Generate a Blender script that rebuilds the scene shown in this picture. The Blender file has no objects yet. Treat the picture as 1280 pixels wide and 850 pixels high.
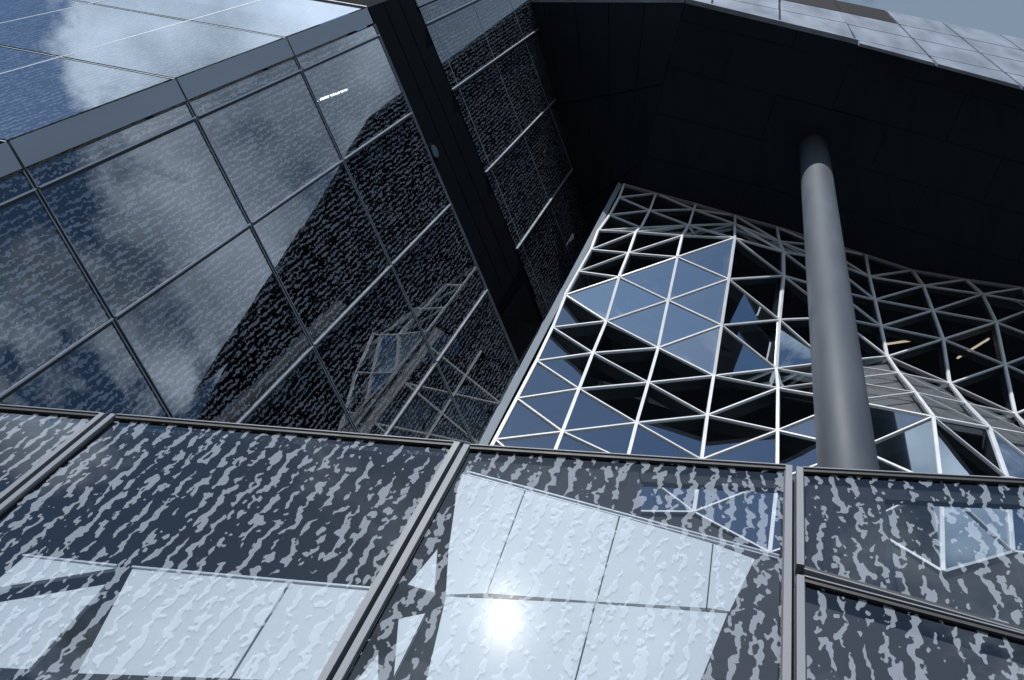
import bpy, bmesh, math, random
from mathutils import Vector, Matrix
random.seed(7)
S = bpy.context.scene
COL = S.collection
V = Vector

# ------------------------------------------------------------------ camera
F = 1150.0                                   # focal length in pixels of the 1280 px wide photograph
EYE = V((0, 0, 1.6))
def cray(px, py): return V((px-640, 425-py, -F)).normalized()
_v = cray(995, -190)                         # the zenith
_h = cray(590, 562).cross(cray(1280, 605)).cross(_v).normalized()
if _h.x < 0: _h = -_h
RM = Matrix((_h, _v.cross(_h), _v))          # camera space -> world
def ray(px, py): return RM @ cray(px, py)
def on_plane(px, py, n, p0):
    d = ray(px, py); return EYE + d*((p0-EYE).dot(n)/d.dot(n))
def on_level(px, py, z):
    d = ray(px, py); return EYE + d*((z-1.6)/d.z)
def depth_slope(px, py, k, c):               # meets the vertical sheet y = k x + c
    d = ray(px, py); return EYE + d*(c/(d.y-k*d.x))

cam = bpy.data.cameras.new('camera'); camo = bpy.data.objects.new('camera', cam); COL.objects.link(camo)
cam.sensor_width = 36; cam.lens = 36*F/1280; cam.clip_start = .05; cam.clip_end = 5000
camo.matrix_world = Matrix.Translation(EYE) @ RM.to_4x4()
S.camera = camo

# ------------------------------------------------------------------ materials
def newmat(name):
    m = bpy.data.materials.new(name); m.use_nodes = True
    nt = m.node_tree; nt.nodes.clear()
    out = nt.nodes.new('ShaderNodeOutputMaterial')
    return m, nt, out
def N(nt, t, **kw):
    n = nt.nodes.new(t)
    for k, v in kw.items(): setattr(n, k, v)
    return n
def mth(nt, op, a, b=None, c=None):
    n = N(nt, 'ShaderNodeMath', operation=op)
    for i, x in enumerate((a, b, c)):
        if x is None: continue
        if isinstance(x, (int, float)): n.inputs[i].default_value = x
        else: nt.links.new(x, n.inputs[i])
    return n.outputs[0]

def simple(name, col, rough=.5, metal=0, spec=.5, vary=.12, scale=6, bump=0, stretch=None):
    m, nt, out = newmat(name)
    b = N(nt, 'ShaderNodeBsdfPrincipled')
    tc = N(nt, 'ShaderNodeTexCoord'); mp = N(nt, 'ShaderNodeMapping')
    if stretch: mp.inputs['Scale'].default_value = stretch
    nt.links.new(tc.outputs['Object'], mp.inputs[0])
    no = N(nt, 'ShaderNodeTexNoise'); no.inputs['Scale'].default_value = scale; no.inputs['Detail'].default_value = 6
    nt.links.new(mp.outputs[0], no.inputs['Vector'])
    r = N(nt, 'ShaderNodeValToRGB')
    r.color_ramp.elements[0].position = .3; r.color_ramp.elements[1].position = .7
    r.color_ramp.elements[0].color = tuple(c*(1-vary) for c in col)+(1,)
    r.color_ramp.elements[1].color = tuple(min(1, c*(1+vary)) for c in col)+(1,)
    nt.links.new(no.outputs['Fac'], r.inputs[0]); nt.links.new(r.outputs[0], b.inputs['Base Color'])
    rr = mth(nt, 'MULTIPLY_ADD', no.outputs['Fac'], .25, rough-.12)
    nt.links.new(rr, b.inputs['Roughness'])
    b.inputs['Metallic'].default_value = metal
    b.inputs['Specular IOR Level'].default_value = spec
    if bump:
        bp = N(nt, 'ShaderNodeBump'); bp.inputs['Strength'].default_value = bump; bp.inputs['Distance'].default_value = .01
        nt.links.new(no.outputs['Fac'], bp.inputs['Height']); nt.links.new(bp.outputs[0], b.inputs['Normal'])
    nt.links.new(b.outputs[0], out.inputs[0])
    return m

def frit_mask(nt, spacing, thr, seed):
    """broken, wobbling vertical streaks, printed on the glass; UV is in metres"""
    uv = N(nt, 'ShaderNodeUVMap')
    sp = N(nt, 'ShaderNodeSeparateXYZ'); nt.links.new(uv.outputs[0], sp.inputs[0])
    u, v = sp.outputs[0], sp.outputs[1]
    def noise(su, sv, det, off):
        cb = N(nt, 'ShaderNodeCombineXYZ')
        nt.links.new(mth(nt, 'MULTIPLY_ADD', u, su, off), cb.inputs[0])
        nt.links.new(mth(nt, 'MULTIPLY_ADD', v, sv, off*1.7), cb.inputs[1])
        cb.inputs[2].default_value = seed+off
        n = N(nt, 'ShaderNodeTexNoise'); n.inputs['Scale'].default_value = 1; n.inputs['Detail'].default_value = det
        n.inputs['Roughness'].default_value = .45
        nt.links.new(cb.outputs[0], n.inputs['Vector'])
        return mth(nt, 'SUBTRACT', n.outputs['Fac'], .5)
    k = 1/spacing
    w1 = noise(k*.45, k*.5, 0, 3.1)           # slow wander
    w2 = noise(k*2.1, k*1.5, 1.5, 8.7)          # fast wobble
    ph = mth(nt, 'ADD', mth(nt, 'MULTIPLY', u, k), mth(nt, 'ADD', mth(nt, 'MULTIPLY', w1, .8), mth(nt, 'MULTIPLY', w2, 1.2)))
    st = mth(nt, 'SINE', mth(nt, 'MULTIPLY', ph, 6.2832))
    br = noise(k*1.5, k*.42, 1.5, 14.2)         # gaps along each streak
    b2 = noise(k*3.0, k*1.6, 1, 21.9)
    f = mth(nt, 'ADD', st, mth(nt, 'ADD', mth(nt, 'MULTIPLY', br, 4.0), mth(nt, 'MULTIPLY', b2, 3.7)))
    mr = N(nt, 'ShaderNodeMapRange'); mr.inputs['From Min'].default_value = thr-.07; mr.inputs['From Max'].default_value = thr+.07
    nt.links.new(f, mr.inputs['Value'])
    return mr.outputs[0]

def mirror_share(nt, r0, cap=1.0):
    """share of light a coated pane mirrors, the same seen from either side"""
    ge = N(nt, 'ShaderNodeNewGeometry'); vm = N(nt, 'ShaderNodeVectorMath', operation='DOT_PRODUCT')
    nt.links.new(ge.outputs['Normal'], vm.inputs[0]); nt.links.new(ge.outputs['Incoming'], vm.inputs[1])
    c = mth(nt, 'ABSOLUTE', vm.outputs['Value'])
    p = mth(nt, 'POWER', mth(nt, 'SUBTRACT', 1.0, c), 4.0)
    return mth(nt, 'MULTIPLY_ADD', p, cap-r0, r0)

def frit_glass(name, spacing, thr, seed, fritcol, tint, ior, halo=0.0, frit_alpha=1.0):
    m, nt, out = newmat(name)
    mask = frit_mask(nt, spacing, thr, seed)
    df = N(nt, 'ShaderNodeBsdfDiffuse'); df.inputs['Color'].default_value = fritcol+(1,)
    tr = N(nt, 'ShaderNodeBsdfTransparent'); tr.inputs['Color'].default_value = tint+(1,)
    mx = N(nt, 'ShaderNodeMixShader')
    nt.links.new(mth(nt, 'MULTIPLY', mask, frit_alpha), mx.inputs[0]); nt.links.new(tr.outputs[0], mx.inputs[1]); nt.links.new(df.outputs[0], mx.inputs[2])
    fr = mirror_share(nt, ior)
    gl = N(nt, 'ShaderNodeBsdfGlossy'); gl.inputs['Roughness'].default_value = .0; gl.inputs['Color'].default_value = (.93, .97, 1, 1)
    # float glass is never quite flat
    tc = N(nt, 'ShaderNodeTexCoord'); no = N(nt, 'ShaderNodeTexNoise'); no.inputs['Scale'].default_value = .55; no.inputs['Detail'].default_value = 1
    nt.links.new(tc.outputs['Object'], no.inputs['Vector'])
    bp = N(nt, 'ShaderNodeBump'); bp.inputs['Strength'].default_value = .12; bp.inputs['Distance'].default_value = .02
    nt.links.new(no.outputs['Fac'], bp.inputs['Height']); nt.links.new(bp.outputs[0], gl.inputs['Normal'])
    glo = gl.outputs[0]
    if halo:
        g2 = N(nt, 'ShaderNodeBsdfGlossy'); g2.inputs['Roughness'].default_value = .13
        m3 = N(nt, 'ShaderNodeMixShader'); m3.inputs[0].default_value = halo
        nt.links.new(glo, m3.inputs[1]); nt.links.new(g2.outputs[0], m3.inputs[2]); glo = m3.outputs[0]
    m2 = N(nt, 'ShaderNodeMixShader')
    nt.links.new(fr, m2.inputs[0]); nt.links.new(mx.outputs[0], m2.inputs[1]); nt.links.new(glo, m2.inputs[2])
    nt.links.new(m2.outputs[0], out.inputs[0])
    return m

def clear_glass(name, tint, ior, bump=.1, cap=1.0):
    m, nt, out = newmat(name)
    tr = N(nt, 'ShaderNodeBsdfTransparent'); tr.inputs['Color'].default_value = tint+(1,)
    fr = mirror_share(nt, ior, cap)
    gl = N(nt, 'ShaderNodeBsdfGlossy'); gl.inputs['Roughness'].default_value = 0; gl.inputs['Color'].default_value = (.86, .94, 1, 1)
    tc = N(nt, 'ShaderNodeTexCoord'); no = N(nt, 'ShaderNodeTexNoise'); no.inputs['Scale'].default_value = .7; no.inputs['Detail'].default_value = 1
    nt.links.new(tc.outputs['Object'], no.inputs['Vector'])
    bp = N(nt, 'ShaderNodeBump'); bp.inputs['Strength'].default_value = bump; bp.inputs['Distance'].default_value = .02
    nt.links.new(no.outputs['Fac'], bp.inputs['Height']); nt.links.new(bp.outputs[0], gl.inputs['Normal'])
    m2 = N(nt, 'ShaderNodeMixShader')
    nt.links.new(fr, m2.inputs[0]); nt.links.new(tr.outputs[0], m2.inputs[1]); nt.links.new(gl.outputs[0], m2.inputs[2])
    nt.links.new(m2.outputs[0], out.inputs[0])
    return m

def see_through(name):
    m, nt, out = newmat(name)
    tr = N(nt, 'ShaderNodeBsdfTransparent'); nt.links.new(tr.outputs[0], out.inputs[0]); return m
def lamp_mat(name, col, st):
    m, nt, out = newmat(name)
    e = N(nt, 'ShaderNodeEmission'); e.inputs[0].default_value = col+(1,); e.inputs[1].default_value = st
    nt.links.new(e.outputs[0], out.inputs[0]); return m

M = dict(
  screen=frit_glass('fritted screen glass', .112, .60, 2.0, (.78, .85, .93), (.66, .71, .75), .075, halo=.0065, frit_alpha=.255),
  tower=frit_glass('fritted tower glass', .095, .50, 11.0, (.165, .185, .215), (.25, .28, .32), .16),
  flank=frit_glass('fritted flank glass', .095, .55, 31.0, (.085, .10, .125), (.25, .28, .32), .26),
  atrium=clear_glass('coated atrium glass', (.46, .52, .55), .40),
  foldglass=clear_glass('low-mirror fold glass', (.70, .72, .73), .06, .1, .22),
  darkglass=clear_glass('dark glass', (.12, .14, .15), .1),
  back=see_through('glass body'),
  white=simple('white painted steel', (.66, .67, .69), .4, vary=.05, scale=3),
  inner=simple('inner grey fin', (.27, .28, .28), .5, vary=.05),
  alu=simple('anodised aluminium', (.165, .18, .205), .6, vary=.08, scale=9, stretch=(1, 1, .1)),
  fin=simple('light aluminium fin', (.36, .39, .43), .42, metal=.5, vary=.05),
  grey=simple('grey sheet metal', (.23, .27, .31), .5, metal=.2, vary=.10, scale=1.5, stretch=(1, 1, .15)),
  flash=simple('pale folded sheet metal', (.27, .285, .31), .45, metal=.3, vary=.08),
  lining=simple('grey inner lining', (.21, .215, .225), .7),
  joint=simple('open joint', (.006, .007, .009), .95, spec=0),
  black=simple('black gasket', (.012, .014, .017), .6),
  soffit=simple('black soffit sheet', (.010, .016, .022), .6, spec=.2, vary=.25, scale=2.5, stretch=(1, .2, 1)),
  band=simple('black recess sheet', (.005, .0065, .009), .85, spec=.03, vary=.2, scale=2),
  column=simple('dark grey column paint', (.062, .074, .092), .6, spec=.28, vary=.14, scale=2.2, bump=.15, stretch=(1, 1, .35)),
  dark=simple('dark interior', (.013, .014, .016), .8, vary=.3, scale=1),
  slab=simple('interior slab', (.16, .16, .155), .8),
  panel=simple('pale cladding sheet', (.74, .735, .73), .5, vary=.04, scale=1.2),
  tr=simple('weathered light cladding', (.22, .25, .295), .4, metal=.1, vary=.25, scale=1.1, stretch=(1.5, 1.5, .5)),
  trdark=simple('dark brown glazing', (.014, .011, .012), .7, spec=.1),
  stone=simple('dark stone', (.10, .10, .10), .7, vary=.2, scale=3, bump=.2),
  warm=lamp_mat('warm lamp', (1, .74, .52), 2.0),
  cold=lamp_mat('mirrored line glow', (1, .97, .93), 6.0),  # glow of the added tube that imitates a reflected line
)
# ------------------------------------------------------------------ mesh helpers
class MB:
    def __init__(s): s.v = []; s.f = []; s.m = []
    def poly(s, pts, mi=0):
        i = len(s.v); s.v += [V(p) for p in pts]; s.f.append(tuple(range(i, i+len(pts)))); s.m.append(mi)
    def prism(s, pts, n, front, back, mf=0, ms=0):
        """polygon pts (any winding) with outward normal n, pushed front / back along n"""
        c = sum((V(p) for p in pts), V())/len(pts)
        a = V()
        for i in range(len(pts)): a += (V(pts[i])-c).cross(V(pts[(i+1) % len(pts)])-c)
        if a.dot(n) < 0: pts = pts[::-1]
        A = [V(p)+n*front for p in pts]; B = [V(p)-n*back for p in pts]
        i = len(s.v); k = len(pts); s.v += A+B
        s.f.append(tuple(range(i, i+k))); s.m.append(mf)
        s.f.append(tuple(i+k+j for j in reversed(range(k)))); s.m.append(ms)
        for j in range(k):
            l = (j+1) % k
            s.f.append((i+j, i+k+j, i+k+l, i+l)); s.m.append(ms)
    def beam(s, p, q, n, w, front, back, m=0):
        p, q = V(p), V(q); d = (q-p).normalized(); n = (n-d*n.dot(d)).normalized(); x = d.cross(n)*(w/2)
        s.prism([p-x, p+x, q+x, q-x], n, front, back, m, m)
    def tube(s, p, q, r, k=12, r2=None, m=0, caps=True):
        p, q = V(p), V(q); d = (q-p).normalized()
        a = d.orthogonal().normalized(); b = d.cross(a); i = len(s.v); r2 = r if r2 is None else r2
        for P, R in ((p, r), (q, r2)):
            for j in range(k):
                t = 2*math.pi*j/k; s.v.append(P+(a*math.cos(t)+b*math.sin(t))*R)
        for j in range(k):
            l = (j+1) % k; s.f.append((i+j, i+l, i+k+l, i+k+j)); s.m.append(m)
        if caps:
            s.f.append(tuple(i+j for j in reversed(range(k)))); s.m.append(m)
            s.f.append(tuple(i+k+j for j in range(k))); s.m.append(m)
    def build(s, name, mats, parent=None, uv=None, smooth=False):
        if not isinstance(mats, (list, tuple)): mats = [mats]
        org = sum(s.v, V())/len(s.v)
        if parent is not None: org = V(parent.location)
        me = bpy.data.meshes.new(name)
        me.from_pydata([v-org for v in s.v], [], s.f)
        for m in mats: me.materials.append(m)
        for p, mi in zip(me.polygons, s.m): p.material_index = mi; p.use_smooth = smooth
        if uv:
            L = me.uv_layers.new(name='UVMap')
            for p in me.polygons:
                for li in p.loop_indices:
                    co = me.vertices[me.loops[li].vertex_index].co + org
                    L.data[li].uv = (co.dot(uv[0]), co.dot(uv[1]))
        me.update()
        o = bpy.data.objects.new(name, me); COL.objects.link(o)
        if parent is not None: o.parent = parent
        else: o.location = org
        return o
def tag(o, label=None, cat=None, group=None, kind=None):
    if label: o['label'] = label
    if cat: o['category'] = cat
    if group: o['group'] = group
    if kind: o['kind'] = kind
    return o
def empty(name, loc, label, cat, group=None):
    o = bpy.data.objects.new(name, None); COL.objects.link(o); o.location = loc; o.empty_display_size = .3
    return tag(o, label, cat, group)
Z = V((0, 0, 1))
def inset(pts, d):
    """shrink a planar convex-ish polygon about its centre by about d metres"""
    c = sum(pts, V())/len(pts)
    return [p+(c-p).normalized()*d for p in pts]

# ------------------------------------------------------------------ the setting
g = MB(); g.poly([(-900, -900, 0), (900, -900, 0), (900, 900, 0), (-900, 900, 0)])
tag(g.build('ground', simple('paving', (.07, .07, .073), .8, vary=.2, scale=.8)), kind='structure')

# ------------------------------------------------------------------ the glass tower on the left
AZ = math.radians(74.1)
H1 = V((math.cos(AZ), math.sin(AZ), 0)); N1 = V((math.sin(AZ), -math.cos(AZ), 0))
A1, A2 = 9.0, 7.92                            # metres from the camera to the lower and upper wall planes
def W1(s, z, off=0): return H1*s - N1*(A1-off) + Z*z
def W2(s, z, off=0): return H1*s - N1*(A2-off) + Z*z
base = W1(4, 0)
tower = empty('glass_tower', base, 'dark fritted glass tower on the left with a black band below its upper glass', 'building')
LV = [0.0, 3.3, 6.8, 10.27, 13.70, 17.19, 20.88]
SC = [-.05, .205, 1.98, 4.22, 6.48, 8.65]
UV1 = (H1, Z)
def pane(name, pts, n, mat, parent, uv, th=.02):
    ta, tb = random.gauss(0, .0014), random.gauss(0, .0014)
    pts = [p + n*((-ta if i in (0, 3) else ta) + (-tb if i < 2 else tb)) for i, p in enumerate(pts)] if len(pts) == 4 and th == .02 else pts
    b = MB(); b.prism(pts, n, 0, th, 0, 1); return b.build(name, [mat, M['back']], parent, uv)
for i in range(5):
    for j in range(1, 6):
        s0, s1, z0, z1 = SC[i]+.02, SC[i+1]-.02, LV[j]+.02, LV[j+1]-.02
        pane('glass_pane', [W1(s0, z0), W1(s1, z0), W1(s1, z1), W1(s0, z1)], N1, M['tower'], tower, UV1)
for i in range(1, 5):                         # upright fins, a storey at a time
    for j in range(1, 6):
        b = MB(); z0, z1 = LV[j]+.03, LV[j+1]-.03
        b.beam(W1(SC[i]-.012, z0), W1(SC[i]-.012, z1), N1, .022, .045, .05, 0)
        b.beam(W1(SC[i]+.022, z0), W1(SC[i]+.022, z1), N1, .044, .012, .05, 1)
        b.build('upright_fin', [M['fin'], M['black']], tower)
for j in range(2, 7):                         # level joints between storeys
    b = MB(); z = LV[j]
    b.beam(W1(SC[0], z), W1(SC[-1], z), N1, .036, .004, .06, 1)
    b.beam(W1(SC[0], z-.030), W1(SC[-1], z-.030), N1, .016, .018, .06, 0)
    b.beam(W1(SC[0], z+.030), W1(SC[-1], z+.030), N1, .016, .018, .06, 0)
    b.build('floor_joint', [M['grey'], M['black']], tower)
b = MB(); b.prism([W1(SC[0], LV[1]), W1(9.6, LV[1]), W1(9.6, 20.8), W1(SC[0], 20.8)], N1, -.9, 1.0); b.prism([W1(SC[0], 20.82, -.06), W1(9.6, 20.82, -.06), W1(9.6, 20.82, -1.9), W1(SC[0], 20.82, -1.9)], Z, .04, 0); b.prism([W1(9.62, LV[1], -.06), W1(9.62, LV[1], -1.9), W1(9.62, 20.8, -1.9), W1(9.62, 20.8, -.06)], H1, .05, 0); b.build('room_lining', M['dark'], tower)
b = MB(); b.beam(W1(8.67, LV[1]), W1(8.67, 20.9), N1, .05, .03, .9); b.build('end_trim', M['grey'], tower)
for j in range(1, 6):                         # pale sheet along the corner
    b = MB(); z0, z1 = LV[j]+.022, LV[j+1]-.022
    b.prism([W1(-.41, z0), W1(-.075, z0), W1(-.075, z1), W1(-.41, z1)], N1, .012, .06); b.build('corner_trim', M['grey'], tower)
# the wall round the corner, seen at a flat angle
AT = math.radians(12.7)
HT = V((math.cos(AT), math.sin(AT), 0)); NT = V((math.sin(AT), -math.cos(AT), 0))
CT = W1(-.41, 0)
def WT(t, z, off=0): return CT - HT*t + NT*off + Z*z
tcol = [0.0]
for p in ((232, 32), (82, 17), (0, -24)):
    q = on_plane(p[0], p[1], NT, CT); tcol.append((CT-q).dot(HT))
step = 2.05
tcol = [.03, 1.98, 4.03, 6.08, 8.13, 10.18, 12.23]
for i in range(6):
    for j in range(1, 6):
        t0, t1, z0, z1 = tcol[i]+.02, tcol[i+1]-.02, LV[j]+.056, LV[j+1]-.056
        pane('glass_pane', [WT(t0, z0), WT(t1, z0), WT(t1, z1), WT(t0, z1)], NT, M['flank'], tower, (HT, Z))
for i in range(1, 6):
    b = MB(); b.beam(WT(tcol[i], LV[1]), WT(tcol[i], 20.85), NT, .03, .001, .05); b.build('upright_fin', M['grey'], tower)
for j in range(2, 7):
    b = MB(); z = LV[j]
    b.beam(WT(.02, z), WT(12.2, z), NT, .125, -.006, .06, 1)
    b.beam(WT(.02, z), WT(12.2, z), NT, .024, -.001, .05, 0)
    b.build('floor_joint', [M['grey'], M['joint']], tower)
b = MB(); b.prism([WT(.03, LV[1]), WT(12.2, LV[1]), WT(12.2, 20.8), WT(.03, 20.8)], NT, -.5, .6); b.build('room_lining', M['dark'], tower)
b = MB(); b.beam(WT(.0, 20.865), WT(12.2, 20.865), NT, .05, .03, .05); b.build('head_trim', M['flash'], tower)
# plinth storey
b = MB(); b.prism([W1(-.3, 0), W1(8.6, 0), W1(8.6, LV[1]), W1(-.3, LV[1])], N1, -.05, .5)
b.prism([WT(.1, 0), WT(12.2, 0), WT(12.2, LV[1]), WT(.1, LV[1])], NT, -.05, .5); b.build('plinth', M['stone'], tower)
# black band between the lower and the upper glass, turning the corner
K2 = A1/A2
ZB, ZS = 1.6+19.35*K2, 29.1
q1, q2 = on_plane(622, 395.5, N1, W1(0, 0)), on_plane(673, 404.5, N1, W1(0, 0))
sq = q1.dot(H1)
b = MB(); b.prism([W1(-.41, 20.93), W1(sq, 20.93), W1(8.65, ZB-.3), W1(8.65, ZB-.03), W1(-.41, ZB-.03)], N1, -.03, .2); b.build('black_band', M['band'], tower)
b = MB()
for f0, f1 in ((20.95, 21.75), (21.79, 22.6), (22.64, ZB-.04)):
    b.prism([W1(-.39, f0), W1(min(sq, 7.4)-.2, f0), W1(min(sq, 7.4)-.2, f1), W1(-.39, f1)], N1, -.024, .0)
b.build('band_sheet', M['band'], tower)
pane('dark_pane', [W1(sq+.04, 20.95), W1(8.64, 20.95), W1(8.64, ZB-.36)], N1, M['darkglass'], tower, UV1)
b = MB(); b.prism([WT(.0, 20.93), WT(12.2, 20.93), WT(12.2, ZB-.03), WT(.0, ZB-.03)], NT, -.03, .2); b.build('black_band', M['band'], tower)
# upper glass
def W2(s_, z, off=0): return W1(s_*K2, z, off)
SU = [.0, .37, 1.84, 3.80, 5.74, 7.62]
LU = [ZB+.03, 1.6+19.79*K2, 1.6+22.73*K2, 1.6+25.68*K2, 1.6+28.6*K2]
ZU = LU[-1]
for i in range(5):
    for j in range(4):
        s0, s1, z0, z1 = SU[i]+.012, SU[i+1]-.012, LU[j]+.012, LU[j+1]-.012
        pane('glass_pane', [W2(s0, z0), W2(s1, z0), W2(s1, z1), W2(s0, z1)], N1, M['tower'], tower, UV1)
for i in range(1, 5):
    b = MB(); b.beam(W2(SU[i]-.02, ZB), W2(SU[i]-.02, ZU), N1, .026, .045, .05, 0)
    b.beam(W2(SU[i]+.022, ZB), W2(SU[i]+.022, ZU), N1, .05, .014, .05, 1); b.build('upright_fin', [M['fin'], M['black']], tower)
for j in range(1, 4):
    b = MB(); b.beam(W2(0, LU[j]), W2(7.64, LU[j]), N1, .03, .006, .05, 0); b.build('floor_joint', M['grey'], tower)
b = MB(); b.prism([W2(-.36, ZB), W2(-.02, ZB), W2(-.02, ZU), W2(-.36, ZU)], N1, .012, .06); b.build('corner_trim', M['grey'], tower)
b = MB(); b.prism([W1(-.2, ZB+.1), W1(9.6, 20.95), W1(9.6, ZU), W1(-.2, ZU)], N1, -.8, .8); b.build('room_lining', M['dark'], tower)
b = MB(); b.beam(W1(8.68, 20.9), W1(8.68, ZU), N1, .05, .01, .8); b.build('end_trim', M['grey'], tower)
b = MB(); b.prism([WT(.0, ZB), WT(12.2, ZB), WT(12.2, ZU), WT(.0, ZU)], NT, 0, .1); b.build('flank_wall', M['grey'], tower)

dl = on_plane(541, 190, N1, W1(0, 0, -.02))
t = empty('round_lamp', dl, 'small round unlit lamp on the black band of the glass tower', 'lamp')
b = MB(); b.tube(dl, dl+N1*.05, .20, 28); b.build('trim_ring', M['band'], t)
b = MB(); b.tube(dl+N1*.045, dl+N1*.065, .15, 28); b.build('lens', simple('frosted lens', (.07, .11, .125), .3), t)

# added glowing tube, standing in for a white line mirrored in the tower glass
p0, p1 = on_plane(393, 127, N1, W1(0, 0, -.3)), on_plane(434, 112, N1, W1(0, 0, -.3))
t = empty('glow_strip', p0, 'white glowing line behind the top panes of the left tower, in place of a reflection', 'lamp', 'strip lights behind glass')
b = MB(); b.tube(p0, p1, .022, 8); b.build('tube', M['cold'], t)
b = MB(); b.beam(p0, p1, N1, .07, -.03, .07); b.build('strip_body', M['black'], t)

# ------------------------------------------------------------------ the overhanging block
def S_(px, py): return on_level(px, py, ZS)
ea, eb, ec = S_(857, 0), S_(1065, 50), S_(1280, 109)
eend = ec + (ec-eb)*4.5
estart = ea
rise = W1(1.14, 33.0)
rise = ea + (rise-ea)*1.14
eu = (eb-ea).normalized(); en = V((eu.y, -eu.x, 0))
over = empty('overhanging_block', V((0, 9, 0)), 'huge overhanging block with a black underside and pale panelled edge above the column', 'building')
b = MB()
edge = [estart, eb, eend]
# black sheets of the underside, laid in courses parallel to its front edge
def ept(t, d):                                # t along edge, d back from it
    if t < (eb-estart).length: p = estart + eu*t
    else: p = eb + (eend-eb).normalized()*(t-(eb-estart).length)
    return p - en*d
Ltot = (eb-estart).length + (eend-eb).length
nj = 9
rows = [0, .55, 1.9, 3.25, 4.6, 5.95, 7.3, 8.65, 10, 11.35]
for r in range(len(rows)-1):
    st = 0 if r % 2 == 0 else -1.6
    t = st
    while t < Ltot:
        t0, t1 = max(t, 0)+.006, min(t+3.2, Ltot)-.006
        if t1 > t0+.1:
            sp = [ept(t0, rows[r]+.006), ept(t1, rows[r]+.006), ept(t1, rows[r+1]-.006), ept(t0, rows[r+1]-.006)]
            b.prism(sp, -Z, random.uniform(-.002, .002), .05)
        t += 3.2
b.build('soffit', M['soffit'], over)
fold = ea - en*7.2
fn = (fold-ea).cross(rise-ea).normalized()
if fn.z > 0: fn = -fn
def on_fold(p): return V((p.x, p.y, ea.z - (fn.x*(p.x-ea.x)+fn.y*(p.y-ea.y))/fn.z))
far = on_fold(W1(11.5, 0, -.6))
b = MB(); m_ = 5
for a_ in range(m_):
    for c_ in range(3):
        def mix(u, v): return (ea*(1-u)+rise*u)*(1-v) + (fold*(1-u)+far*u)*v
        u0, u1, v0, v1 = a_/m_+.002, (a_+1)/m_-.002, c_/3+.002, (c_+1)/3-.002
        b.prism([on_fold(mix(u0, v0)), on_fold(mix(u1, v0)), on_fold(mix(u1, v1)), on_fold(mix(u0, v1))], fn, 0, .05)
b.build('rising_soffit', M['soffit'], over)
b = MB(); b.prism([p - fn*.06 for p in (ea, rise, far, fold)], fn, 0, 3.0); b.build('core', M['dark'], over)
b = MB(); core = [ept(0.02, .05), ept(Ltot*.48, .05), ept(Ltot-.02, .05), ept(Ltot-.02, 12), ept(.02, 12)]
b.prism([p+Z*.06 for p in core], -Z, 0, 7.0); b.build('core', M['dark'], over)
def TR(px, py): return on_plane(px, py, en, ea)
def lerp(a, b_, t): return (a[0]+(b_[0]-a[0])*t, a[1]+(b_[1]-a[1])*t)
def isect(l, m):
    (x1, y1), (x2, y2) = l; (x3, y3), (x4, y4) = m
    d = (x1-x2)*(y3-y4)-(y1-y2)*(x3-x4)
    a = x1*y2-y1*x2; c = x3*y4-y3*x4
    return ((a*(x3-x4)-(x1-x2)*c)/d, (a*(y3-y4)-(y1-y2)*c)/d)
rowl = [((1060, 51.6), (1273, 108.3)), ((1070, 50.7), (1280, 97)), ((1060, 31.8), (1280, 79)), ((1060, 18), (1280, 64.5)), ((1060, 4.3), (1280, 49.8))]
coll = [((1039, 0), (1070, 51.5)), ((1107.3, 15), (1168.3, 79)), ((1178.6, 30), (1272.3, 105.7)), ((1249.5, 44.3), (1376, 131)), ((1320, 58), (1480, 157))]
for c in range(4):
    for r in range(4):
        q = [isect(rowl[r], coll[c]), isect(rowl[r], coll[c+1]), isect(rowl[r+1], coll[c+1]), isect(rowl[r+1], coll[c])]
        P = [TR(*p) for p in q]
        dk = (c == 0 and r == 3)
        b = MB(); b.prism(inset(P, .055), en, .03, .05); b.build('dark_pane' if dk else 'edge_panel', M['trdark'] if dk else M['tr'], over)
# steeper panels further left
lrow = [((857, 0.0), (1070, 51.5)), ((908.4, 0), (1070, 32.7)), ((976, .9), (1060, 18))]
def edgey(l, x): (x1, y1), (x2, y2) = l; return y1+(y2-y1)*(x-x1)/(x2-x1)
xs = [(862, 872), (889, 892), (974.6, 973.8), (1069, 1047)]
for (b0, t0), (b1, t1) in zip(xs, xs[1:]):
    def X(bx, tx, k): return bx+(tx-bx)*k
    for r in range(3):
        ka, kb = (0, .55, .8)[r], (.55, .8, 1.5)[r]
        q = []
        for (bx, tx), k in (((b0, t0), r), ((b1, t1), r), ((b1, t1), r+1), ((b0, t0), r+1)):
            x = bx+(tx-bx)*(0, .45, .72, 1.25)[k]
            if k < 3: y = edgey(lrow[k], x)
            else: y = edgey(lrow[2], x)-20
            q.append((x, y))
        P = [TR(*p) for p in q]
        dk = (r == 2)
        b = MB(); b.prism(inset(P, .05), en, .03, .05); b.build('dark_pane' if dk else 'edge_panel', M['trdark'] if dk else M['tr'], over)
b = MB(); b.beam(rise+Z*.07, ea+Z*.07, en, .15, .045, .08); b.beam(ea+Z*.07, eb+Z*.07, en, .15, .045, .08); b.beam(eb+Z*.07, eend+Z*.07, en, .15, .045, .08); b.build('edge_flashing', M['tr'], over)
# block behind the panels, its top following the slanting skyline
pl, pr = TR(974, -20), TR(1280, 49.8); dr = (pr-TR(1060, 4.3)); pe = pr + dr*3.6
bb = MB(); low = [ea, eend]
bb.prism([low[0]+Z*.12, V((eend.x, eend.y, ZS+.12)), pe, TR(1060, 4.3), TR(900, -40)], en, -.02, .3); bb.build('backing_wall', M['trdark'], over)

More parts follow.
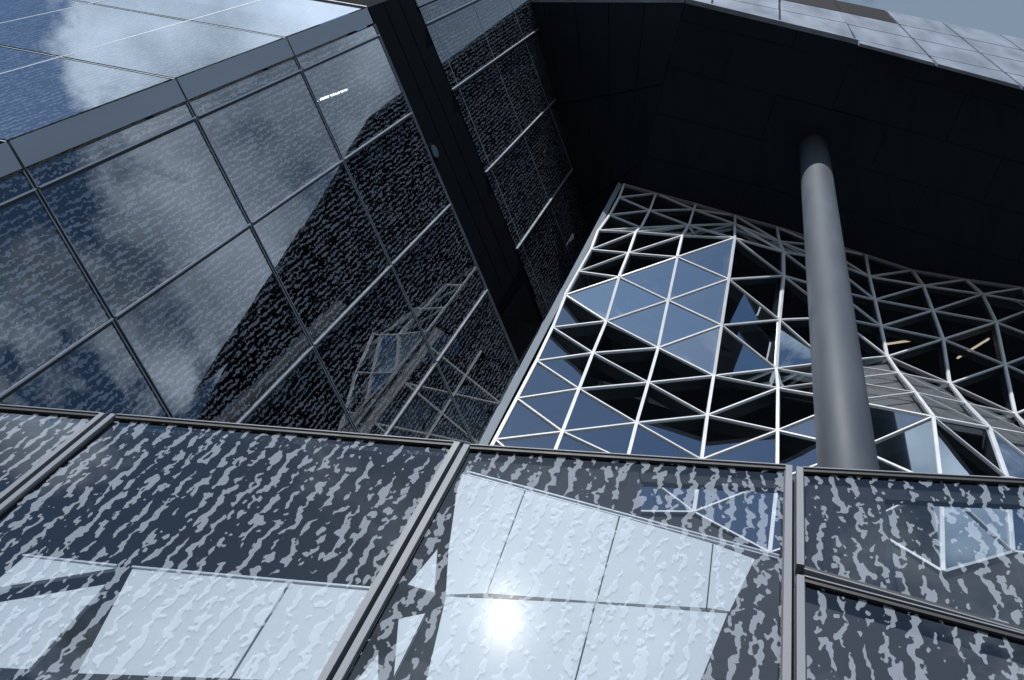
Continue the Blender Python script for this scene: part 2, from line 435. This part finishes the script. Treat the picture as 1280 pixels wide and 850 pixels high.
# ------------------------------------------------------------------ the column
ct = S_(1017, 185); cx, cy = ct.x+.07, ct.y
b = MB(); R = .405; k = 64
b.tube((cx+.30, cy, -.02), (cx-.07, cy, ZS+.03), R, k)
co = b.build('column', M['column'], smooth=True)
tag(co, 'tall round dark grey steel column rising in front of the triangulated glass to the black underside', 'column')

# ------------------------------------------------------------------ the triangulated atrium glazing
KW, CW = .313, 8.765+.313*4.87
def nd(px, py, off=0): return depth_slope(px, py, KW, CW+off)
def top(px, py): return on_level(px, py, ZS)
def lst(*a): return [top(*p[:2]) if len(p) == 3 and p[2] == 't' else nd(*p) for p in a]
L = [
 lst((588,610,-.5),(618.8,550.7,-.37),(646,499,-.24),(670.6,452,-.12),(690.6,410),(707,369.5),(723.6,340),(739,312.5),(748,288.7),(762,269),(774,247),(780,231,'t')),
 lst((680,600,-.58),(703,540.6,-.42),(723.6,487,-.27),(741,442,-.13),(757.7,402),(774,347,-.55),(786,317,-.5),(795,290.6,-.4),(801,285),(812,263.5),(820,242,'t')),
 lst((768,640,-.72),(783,578,-.55),(795.4,529.5,-.40),(810,479,-.18),(822.4,435.5),(835,376,-.5),(846.5,322,-1.0),(853,295,-.7),(861,282),(867,262),(870,255.5,'t')),
 lst((867,641,-.66),(876.7,575.6,-.46),(884,520,-.28),(892,470.4,-.08),(901.6,407,-.5),(910.4,349.4,-.95),(918,298,-1.3),(918.4,280),(918.6,269.6,'t')),
 lst((962,692,-1.0),(971.5,601,-.8),(972,539,-.62),(972.5,486,-.45),(970,461.3,0),(974,400,-.3),(979.4,345,-.5),(979,315,-.5),(974,302),(971,284,'t')),
 lst((1078,655,-1.3),(1073,562,-1.3),(1064,502,-1.3),(1049,476,-.7),(1035,453.5),(1046,397),(1043,363),(1028,323),(1025,307),(1022,300,'t')),
 lst((1178,715,-2.1),(1176,608,-2.1),(1166,522,-2.1),(1143.6,491.6,-1.4),(1123,467,-.7),(1109,446),(1101,408.2),(1093.5,375),(1086.6,346),(1082,319,'t')),
 lst((1265,690,-1.6),(1258,597,-1.6),(1236,535,-1.6),(1207,505,-.8),(1187,480),(1178.8,424.4),(1165.7,388.6),(1154,357.4),(1140,338,'t')),
 lst((1350,700,-1.6),(1331,610,-1.6),(1293,545,-.9),(1269,518),(1256,456),(1245,403),(1228,368),(1207,349.6,'t')),
 lst((1385,660,-1.2),(1340,580,-.4),(1334,490),(1321,432),(1302,381),(1278,360,'t')),
]
def shifted(src, dx, zs):
    out = []
    x = sum(p.x for p in src[1:])/(len(src)-1)+dx
    for z in zs: out.append(V((x, CW + KW*x, z)))
    return out
L.append(shifted(L[9], 2.1, [8.0, 12.4, 15.4, 18.6, 22.2, 25.8, ZS]))
L.append(shifted(L[10], 2.1, [8.0, 10.6, 13.9, 17.0, 20.4, 24.0, ZS]))
MOV = ['LR'*10+'L', 'RL'*8+'LRLR', 'LR'*6+'LLRLRL', 'RL'*8+'R', 'LR'*9, 'RL'*9, 'LR'*8+'L', 'LR'*7+'L', None, 'RL'*5+'R', 'RL'*6]
START = [(0,0)]*8 + [(1,0), (0,0), (0,0)]
MOV[8] = 'LR'*5+'L'
atr = empty('atrium_glazing', V((0, 10, 0)), 'faceted atrium wall of triangular panes in white steel bars behind the column', 'glass wall')
tris = []; bars = {}
for k in range(11):
    A, B = L[k], L[k+1]; i, j = START[k]
    def addbar(p, q, kind, nrm):
        key = (p, q); bars.setdefault(key, [kind, V()])[1] += nrm
    def P(key): return L[key[0]][key[1]]
    for mv in MOV[k]+'.':
        if mv == '.': break
        if mv == 'L': tri = [(k, i), (k+1, j), (k, i+1)]
        else: tri = [(k, i), (k+1, j), (k+1, j+1)]
        pp = [P(x) for x in tri]
        n = (pp[1]-pp[0]).cross(pp[2]-pp[0]).normalized()
        if n.dot(EYE-pp[0]) < 0: n = -n
        tris.append((pp, n))
        for a_, b_ in ((0, 1), (1, 2), (0, 2)):
            x, y = sorted((tri[a_], tri[b_]))
            kind = 'vert' if x[0] == y[0] else 'diag'
            addbar(x, y, kind, n)
        if mv == 'L': i += 1
        else: j += 1
    assert i == len(A)-1 and j == len(B)-1, (k, i, j, len(A), len(B))
print('atrium', len(tris), 'panes', len(bars), 'bars')
def seen(p):
    c = RM.transposed() @ (p-EYE); return 640+F*c.x/-c.z, 425-F*c.y/-c.z
def pxarea(pp):
    q = [seen(p) for p in pp]
    ins = all(-60 < x < 1340 and 100 < y < 640 for x, y in q)
    return abs((q[1][0]-q[0][0])*(q[2][1]-q[0][1])-(q[2][0]-q[0][0])*(q[1][1]-q[0][1]))*(1 if ins else .05)
tris.sort(key=lambda t: -pxarea(t[0]))
rest = MB(); rest2 = MB()
def folded(pp, n):
    c_ = (pp[0]+pp[1]+pp[2])/3; x_, y_ = seen(c_)
    return 985 < x_ < 1345 and 430 < y_ < 575 and n.dot((EYE-c_).normalized()) < .24
for idx, (pp, n) in enumerate(tris):
    b = MB() if idx < 95 else rest
    if idx >= 95 and folded(pp, n): rest2.prism(pp, n, 0, .03, 0, 1); continue
    # each pane sits a hair out of true, as set glass does
    b.prism(pp, n, 0, .03, 0, 1)
    if idx < 95: b.build('glass_pane', [M['foldglass'] if folded(pp, n) else M['atrium'], M['back']], atr)
lin = MB()
for pp, n in tris:
    if folded(pp, n): lin.prism(pp, n, -.16, .20)
if lin.f: lin.build('fold_lining', M['lining'], atr)
if rest2.f: tag(rest2.build('folded_panes', [M['foldglass'], M['back']], atr), kind='stuff')
tag(rest.build('glass_panes', [M['atrium'], M['back']], atr), kind='stuff')
vs = {}
ds = []
for (x, y), (kind, n) in bars.items():
    n = n.normalized(); p, q = L[x[0]][x[1]], L[y[0]][y[1]]
    if kind == 'vert': vs.setdefault(x[0], []).append((p, q, n))
    else: ds.append((p, q, n))
for key, segs in vs.items():
    b = MB()
    for p, q, n in segs:
        d = (q-p).normalized()*.02
        fd = .04+.36*max(0, min(1, (n.dot((EYE-p).normalized())-.22)/.3))
        b.beam(p-d, q+d, n, .060, .042, .002, 0); b.beam(p-d, q+d, n, .05, -.035, fd, 1)
    b.build('upright_bar', [M['white'], M['inner']], atr)
ds.sort(key=lambda d: -math.dist(seen(d[0]), seen(d[1])))
rest = MB()
for idx, (p, q, n) in enumerate(ds):
    b = MB() if idx < 98 else rest
    fd = .036+.34*max(0, min(1, (n.dot((EYE-p).normalized())-.22)/.3))
    b.beam(p, q, n, .037, .030, .004, 0); b.beam(p, q, n, .034, -.034, fd, 1)
    if idx < 98: b.build('diagonal_bar', [M['white'], M['inner']], atr)
tag(rest.build('diagonal_bars', [M['white'], M['inner']], atr), kind='stuff')
# top edge bar along the underside
b = MB()
for k in range(11):
    b.beam(L[k][-1]-Z*.04, L[k+1][-1]-Z*.04, en, .04, .05, .1)
b.build('head_rail', M['inner'], atr)
# flashing between tower and atrium
v0 = L[0][5]; va = V((v0.x-.10, v0.y-.02, 0)); fb = W1(8.70, 0, -.02)
dirf = (fb-va).normalized(); nf = V((dirf.y, -dirf.x, 0))
if nf.dot(EYE-va) < 0: nf = -nf
vm = va+dirf*.30
b = MB(); b.prism([va+Z*3, vm+Z*3, vm+Z*20.9, va+Z*20.9], nf, 0, .05); b.build('side_flashing', M['flash'], atr)
zz = [6.2+1.72*k_ for k_ in range(9)]
b = MB(); b.prism([vm+Z*3, fb+Z*3, fb+Z*20.9, vm+Z*20.9], nf, -.02, .04, 0, 1); b.build('glass_pane', [M['atrium'], M['back']], atr)
for k_ in range(8):
    for p_, q_ in ((vm+Z*zz[k_], fb+Z*(zz[k_]+.86)), (fb+Z*(zz[k_]+.86), vm+Z*zz[k_+1])):
        b = MB(); b.beam(p_, q_, nf, .05, .03, .004); b.build('diagonal_bar', M['white'], atr)
mid = (vm+fb)/2
b = MB(); b.beam(mid+Z*3, mid+Z*20.8, nf, .06, .035, .01); b.build('upright_bar', M['white'], atr)
b = MB(); b.prism([va+Z*20.92, fb+Z*20.92, fb+Z*ZS, va+Z*ZS], nf, 0, .05); b.build('side_sheet', M['band'], atr)
b = MB(); b.beam(va+nf*.02+Z*3, va+nf*.02+Z*ZS, nf, .05, .04, .1); b.build('edge_strip', M['grey'], atr)
# solid foot under the glazing
b = MB()
for k in range(11):
    p_, q_ = L[k][1 if k == 8 else 0], L[k+1][0]
    if k == 8: p_ = L[8][0]
    b.prism([p_, q_, V((q_.x, q_.y, 0)), V((p_.x, p_.y, 0))], en, -.02, .25)
b.build('foot_wall', M['dark'], atr)
# dark hall behind the glass
b = MB(); back = 7.0
p0, p1 = V((-6.0, 8.765+.313*-1.1+back, 0)), V((14, 8.765+.313*18.9+back, 0))
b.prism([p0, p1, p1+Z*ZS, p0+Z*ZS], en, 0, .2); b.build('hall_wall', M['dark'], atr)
b = MB(); b.prism([fb, p0, p0+Z*ZS, fb+Z*ZS], V((1, 0, 0)), 0, .1); b.build('hall_wall', M['dark'], atr)
for z in (7.2, 10.7, 14.2, 17.7, 21.2, 24.7):
    b = MB(); k = 2.6
    q0, q1 = V((-4.7, 8.765+k, z)), V((14, 8.765+.313*18.9+k, z))
    b.prism([q0, q1, V((p1.x, p1.y-.05, z)), V((p0.x+1.3, p0.y+.1, z))], -Z, 0, .35); b.build('floor_slab', M['slab'], atr)

# two warm strip lights hung in the hall
for a_, b_, lab in (((1106, 430.5), (1139, 425.5), 'short warm strip light behind the atrium glass, just right of the column'),
                    ((1197, 447.5), (1236, 423.5), 'longer warm strip light behind the atrium glass, near the right edge')):
    p0, p1 = nd(*a_, .45), nd(*b_, .45)
    t = empty('glow_strip', p0, lab, 'lamp', 'strip lights behind glass')
    b = MB(); b.tube(p0, p1, .028, 8); b.build('tube', M['warm'], t)
    b = MB(); b.beam(p0+Z*.05, p1+Z*.05, Z, .08, .04, .0); b.build('strip_body', M['black'], t)

# ------------------------------------------------------------------ the fritted glass screen in front
PHI = math.radians(5.4)
HS = V((math.cos(PHI), math.sin(PHI), 0)); NS = V((math.sin(PHI), -math.cos(PHI), 0))
ps = EYE + ray(583.5, 561)*(5.0/ray(583.5, 561).z); PS = V((ps.x, ps.y, 0))
def scr(px, py, off=0):
    p = on_plane(px, py, NS, PS-NS*off); return (p-PS).dot(HS), p.z
def SP(u, z, off=0): return PS + HS*u + Z*z + NS*off
ZL = 1.25                                      # foot of the panes
us = dict(A1=scr(129.5, 521)[0], B0=scr(142.5, 522.3)[0], B1=scr(570.5, 559.6)[0], C0=scr(583.5, 561)[0], C1=scr(985.5, 588)[0], D0=scr(999, 590.3)[0])
def line(p, q):
    (u0, z0), (u1, z1) = scr(*p), scr(*q)
    return lambda u: z0+(z1-z0)*(u-u0)/(u1-u0)
topL = line((0, 511.5), (562, 557.5)); topC = line((592, 562), (976, 587)); topD = line((1010, 590.5), (1280, 605))
dlo = line((1003, 712), (1280, 791.6)); ehi = line((1003, 727), (1280, 800.5))
sw = .042
bays = [
 ('leftmost fritted glass screen panel, cut off by the left edge of the photo', us['A1']-2.25, us['A1'], lambda u: ZL, topL),
 ('wide fritted glass screen panel below the left tower, mostly dark with white sheets low down', us['B0'], us['B1'], lambda u: ZL, topL),
 ('middle fritted glass screen panel with the sun glinting over white sheets', us['C0'], us['C1'], lambda u: ZL, topC),
 ('upper right fritted glass screen panel right below the column, above the slanting rail', us['D0'], us['D0']+3.5, dlo, topD),
 ('lower right fritted glass screen panel below the slanting rail', us['D0'], us['D0']+3.5, lambda u: ZL, ehi),
]
for lab, u0, u1, lo, hi in bays:
    t = empty('fritted_screen', SP((u0+u1)/2, ZL), lab, 'glass panel', 'fritted glass screen panels')
    a, c = u0+sw/2, u1-sw/2
    pane('glass_pane', [SP(a, lo(a)), SP(c, lo(c)), SP(c, hi(c)), SP(a, hi(a))], NS, M['screen'], t, (HS, Z), .006)
    for u in (u0, u1):
        b = MB(); b.beam(SP(u, lo(u)-.0), SP(u, hi(u)+.012), NS, sw, .035, .06); b.build('stile', M['alu'], t)
        b = MB(); s_ = sw/2+.004 if u == u0 else -(sw/2+.004)
        b.beam(SP(u+s_, lo(u)+.0), SP(u+s_, hi(u)), NS, .008, .012, .03); b.build('gasket', M['black'], t)
    for f, nm in ((hi, 'top_rail'), (lo, 'bottom_rail')):
        sg = 1 if f is hi else -1
        b = MB(); d = .012*sg
        b.beam(SP(a, f(a)-.002*sg), SP(c, f(c)-.002*sg), NS, .030, .02, .05, 1)
        b.beam(SP(a, f(a)+.020*sg), SP(c, f(c)+.020*sg), NS, .010, .030, .06, 0)
        b.build(nm, [M['alu'], M['black']], t)
# black carrier posts and slanting carrier rail behind the joints
fr = empty('support_frame', SP(0, 0), 'black carrier frame standing behind the joints of the fritted screen', 'frame')
for ua, ub, f in ((us['A1'], us['B0'], topL), (us['B1'], us['C0'], topC), (us['C1'], us['D0'], topC)):
    u = (ua+ub)/2; b = MB(); b.beam(SP(u, .0), SP(u, f(u)-.03), NS, .12, -.045, .16); b.build('post', M['black'], fr)
b = MB(); u0, u1 = us['D0'], us['D0']+3.5
b.beam(SP(u0, (dlo(u0)+ehi(u0))/2), SP(u1, (dlo(u1)+ehi(u1))/2), NS, .10, -.03, .14); b.build('slanting_rail', M['black'], fr)
# plinth under the screen
b = MB(); u0, u1 = us['A1']-2.3, us['D0']+3.55
b.prism([SP(u0, 0), SP(u1, 0), SP(u1, ZL-.05), SP(u0, ZL-.05)], NS, .06, .5)
tag(b.build('base_wall', M['stone']), 'dark stone base wall under the fritted glass screen, below the photo', 'wall')
# dark wall of the room behind the left bays, and the low wall further right
b = MB(); OB = -1.0
ur = us['B1']
zt = topL
b.prism([SP(us['A1']-2.2, 0, OB), SP(ur, 0, OB), SP(ur, zt(ur)-.08, OB), SP(us['A1']-2.2, zt(us['A1']-2.2)-.08, OB)], NS, 0, .1)
rl = us['A1']-2.2; zr = lambda u, o: topL(u)-.035
b.prism([SP(rl, zr(rl, 0), -.07), SP(us['B1'], zr(us['B1'], 0), -.07), SP(us['B1'], zr(us['B1'], 0), OB-.1), SP(rl, zr(rl, 0), OB-.1)], Z, 0, .05)
tag(b.build('inner_wall', M['dark']), 'dark inner wall behind the two left panels of the fritted screen', 'wall')
def scrO(px, py, off):
    p = on_plane(px, py, NS, PS+NS*off); return SP((p-PS).dot(HS), p.z, off)
lw0, lw1, lw2 = scrO(540, 590, OB), scrO(976, 707, OB), scrO(1280, 797, OB)
lw3 = lw1+(lw2-lw1)*1.8
b = MB(); b.prism([V((lw0.x, lw0.y, 0)), V((lw3.x, lw3.y, 0)), lw3, lw1, lw0], NS, 0, .1)
tag(b.build('low_wall', M['dark']), 'low dark wall with a slanting top behind the middle and right screen panels', 'wall')

# dark lining round the openings behind the two right-hand bays
b = MB(); OL = -.040
for px in ([(587,552),(802,566),(802,652),(587,596)], [(802,566),(984,578),(984,611),(802,602)],
           [(1000,580),(1104,588),(1108,741),(1000,712)], [(1104,588),(1450,610),(1450,638),(1104,624)]):
    P = [scrO(x, y, OL) for x, y in px]
    for i_ in (0, 1): P[i_].z = min(P[i_].z, (topC if px[0][0] < 990 else topD)((P[i_]-PS).dot(HS))-.004)
    b.prism(P, NS, 0, .04)
tag(b.build('opening_lining', M['dark']), 'dark lining framing the openings behind the middle and upper right screen panels', 'lining')

# pale sheets standing behind the screen
OP = -.0085
def sheet(px, parent, nm='sheet', ins=.004):
    P = [scrO(x, y, OP) for x, y in px]
    b = MB(); b.prism(inset(P, ins), NS, 0, .025); return b.build(nm, M['panel'], parent)
pw = empty('pale_cladding', scrO(700, 800, OP), 'pale cladding of large jointed sheets behind the middle screen panel', 'cladding', 'pale sheets behind the screen')
for px in ([(578,592),(656,613),(608,742),(557,744),(560,690),(571,613)], [(656.8,613.2),(774,645),(745,752.5),(608.8,742)],
           [(774.8,645.2),(891,679),(883,760.3),(745.8,752.5)], [(891.8,679.2),(944,698.5),(912,765),(883.8,760.3)],
           [(557,745.3),(743.5,753.8),(698,930),(514,930)], [(744.5,753.9),(910,766.5),(845,930),(699,930)]):
    sheet(px, pw)
b = MB(); b.beam(scrO(584, 589, OP), scrO(974, 694, OP), NS, .012, .0015, .03); b.beam(scrO(584, 593, OP), scrO(974, 698, OP), NS, .010, .001, .02); b.build('top_trim', M['white'], pw)
for lab, pcs in (('pale cut sheets between dark gaps behind the lower left of the middle screen panel', [[(547,686),(543,741),(509,731)], [(532,766),(498,773),(492,846)], [(473,817),(473,870),(430,870)]]),
                 ('pale cladding of two wide sheets behind the wide left screen panel', [[(165,711),(361,729),(287,848.5),(96,842)], [(363,729.2),(474,739),(404,854),(289,848.6)]]),
                 ('two pale pointed sheets behind the lower left corner of the fritted screen', [[(30,696),(146,710),(-18,737)], [(-40,759),(133,730),(36,837),(-40,834)]])):
    t = empty('pale_cladding', scrO(*pcs[0][0], OP), lab, 'cladding', 'pale sheets behind the screen')
    for px in pcs: sheet(px, t)
    if 'two wide' in lab:
        b = MB(); b.beam(scrO(165, 708, OP), scrO(474, 735.5, OP), NS, .014, .0015, .03); b.build('top_trim', M['white'], t)
    if 'pointed' in lab:
        b = MB(); b.beam(scrO(28, 693.5, OP), scrO(146, 706.5, OP), NS, .014, .0015, .03); b.build('top_trim', M['white'], t)

# ------------------------------------------------------------------ light
SUN_AZ = math.radians(11.0); EL = math.radians(42.6)
sd = V((-math.sin(SUN_AZ)*math.cos(EL), -math.cos(SUN_AZ)*math.cos(EL), math.sin(EL)))
# aim the sun so that its mirror image in the screen falls on the glint of the photograph
d = ray(630, 775); sd = (d - NS*2*d.dot(NS)).normalized()
EL = math.asin(sd.z)
print('sun', sd, math.degrees(EL), 'on tower wall', sd.dot(N1))
sl = bpy.data.lights.new('sun', 'SUN'); sl.energy = 4.2; sl.angle = math.radians(.5); sl.color = (1, .98, .96)
so = bpy.data.objects.new('sun', sl); COL.objects.link(so); so.rotation_euler = sd.to_track_quat('Z', 'Y').to_euler(); so.location = sd*80

CLOUD_SEED = 44.2
CLOUD_SCALE = 3.3
w = bpy.data.worlds.new('World'); S.world = w; w.use_nodes = True
nt = w.node_tree; nt.nodes.clear()
out = N(nt, 'ShaderNodeOutputWorld'); bg = N(nt, 'ShaderNodeBackground'); bg.inputs[1].default_value = .098
sky = N(nt, 'ShaderNodeTexSky'); sky.sky_type = 'NISHITA'; sky.sun_disc = False
sky.sun_elevation = EL; sky.sun_rotation = math.atan2(sd.x, sd.y)
sky.air_density = 1.0; sky.dust_density = .4; sky.ozone_density = 2.2
tc = N(nt, 'ShaderNodeTexCoord'); sx = N(nt, 'ShaderNodeSeparateXYZ'); nt.links.new(tc.outputs['Generated'], sx.inputs[0])
den = mth(nt, 'ADD', mth(nt, 'MAXIMUM', sx.outputs[2], 0.0), .18)
cb = N(nt, 'ShaderNodeCombineXYZ')
nt.links.new(mth(nt, 'DIVIDE', sx.outputs[0], den), cb.inputs[0]); nt.links.new(mth(nt, 'DIVIDE', sx.outputs[1], den), cb.inputs[1])
cb.inputs[2].default_value = CLOUD_SEED
no = N(nt, 'ShaderNodeTexNoise'); no.inputs['Scale'].default_value = CLOUD_SCALE; no.inputs['Detail'].default_value = 12; no.inputs['Roughness'].default_value = .60; no.inputs['Distortion'].default_value = .25
nt.links.new(cb.outputs[0], no.inputs['Vector'])
# broad banks and clearings of the cloud field: direction, half-width in degrees, amount
def mirrored(px, py, n): d = ray(px, py); return d - n*2*d.dot(n)
N3 = V((.299, -.954, 0))
BANKS = [(ray(1230, 20), 15, .2), (mirrored(300, 45, NT), 13, .22), (mirrored(60, 130, NT), 8, -.12),
         (mirrored(280, 640, NS), 11, -.10), (mirrored(40, 545, NS), 6, .12), (mirrored(760, 500, N3), 12, -.14), (mirrored(1180, 660, NS), 8, .06), (mirrored(420, 690, NS), 5, .10), (mirrored(110, 300, N1), 7, -.05), (mirrored(330, 210, N1), 7, .10), (mirrored(240, 420, N1), 4, .09), (mirrored(440, 110, N1), 4, .10), (mirrored(560, 830, NS), 4, .16), (mirrored(770, 770, NS), 3.5, .14), (mirrored(200, 800, NS), 6, .12), (mirrored(1100, 790, NS), 6, .10)]
fac = no.outputs['Fac']; zen = None
for dv, hw, amt in BANKS:
    dz = N(nt, 'ShaderNodeVectorMath', operation='DOT_PRODUCT'); nt.links.new(tc.outputs['Generated'], dz.inputs[0]); dz.inputs[1].default_value = tuple(dv)
    bank = N(nt, 'ShaderNodeMapRange', interpolation_type='SMOOTHSTEP')
    bank.inputs['From Min'].default_value = math.cos(math.radians(hw*1.5)); bank.inputs['From Max'].default_value = math.cos(math.radians(hw*.45))
    nt.links.new(dz.outputs['Value'], bank.inputs['Value'])
    fac = mth(nt, 'MULTIPLY_ADD', bank.outputs[0], amt, fac)
    if zen is None: zen = bank.outputs[0]
cr = N(nt, 'ShaderNodeValToRGB'); cr.color_ramp.elements[0].position = .51; cr.color_ramp.elements[1].position = .59
nt.links.new(fac, cr.inputs[0])
n2 = N(nt, 'ShaderNodeTexNoise'); n2.inputs['Scale'].default_value = 5; n2.inputs['Detail'].default_value = 8
nt.links.new(cb.outputs[0], n2.inputs['Vector'])
cc = N(nt, 'ShaderNodeValToRGB'); cc.color_ramp.elements[0].position = .3; cc.color_ramp.elements[1].position = .68
cc.color_ramp.elements[0].color = (2.0, 2.7, 3.6, 1); cc.color_ramp.elements[1].color = (10.6, 12.6, 15.2, 1)
nt.links.new(mth(nt, 'MULTIPLY_ADD', zen, -.75, n2.outputs['Fac']), cc.inputs[0])
mx = N(nt, 'ShaderNodeMix', data_type='RGBA')
nt.links.new(cr.outputs[0], mx.inputs[0]); tint = N(nt, 'ShaderNodeMix', data_type='RGBA', blend_type='MULTIPLY'); tint.inputs[0].default_value = 1
nt.links.new(sky.outputs[0], tint.inputs[6]); tint.inputs[7].default_value = (.90, 1.0, 1.05, 1)
nt.links.new(tint.outputs[2], mx.inputs[6]); nt.links.new(cc.outputs[0], mx.inputs[7])
nt.links.new(mx.outputs[2], bg.inputs[0]); nt.links.new(bg.outputs[0], out.inputs[0])

S.view_settings.view_transform = 'Standard'; S.view_settings.look = 'None'; S.view_settings.gamma = 1; S.view_settings.exposure = 0.12
S.render.engine = 'CYCLES'; S.cycles.max_bounces = 14; S.cycles.transparent_max_bounces = 24
S.cycles.glossy_bounces = 6; S.cycles.diffuse_bounces = 3
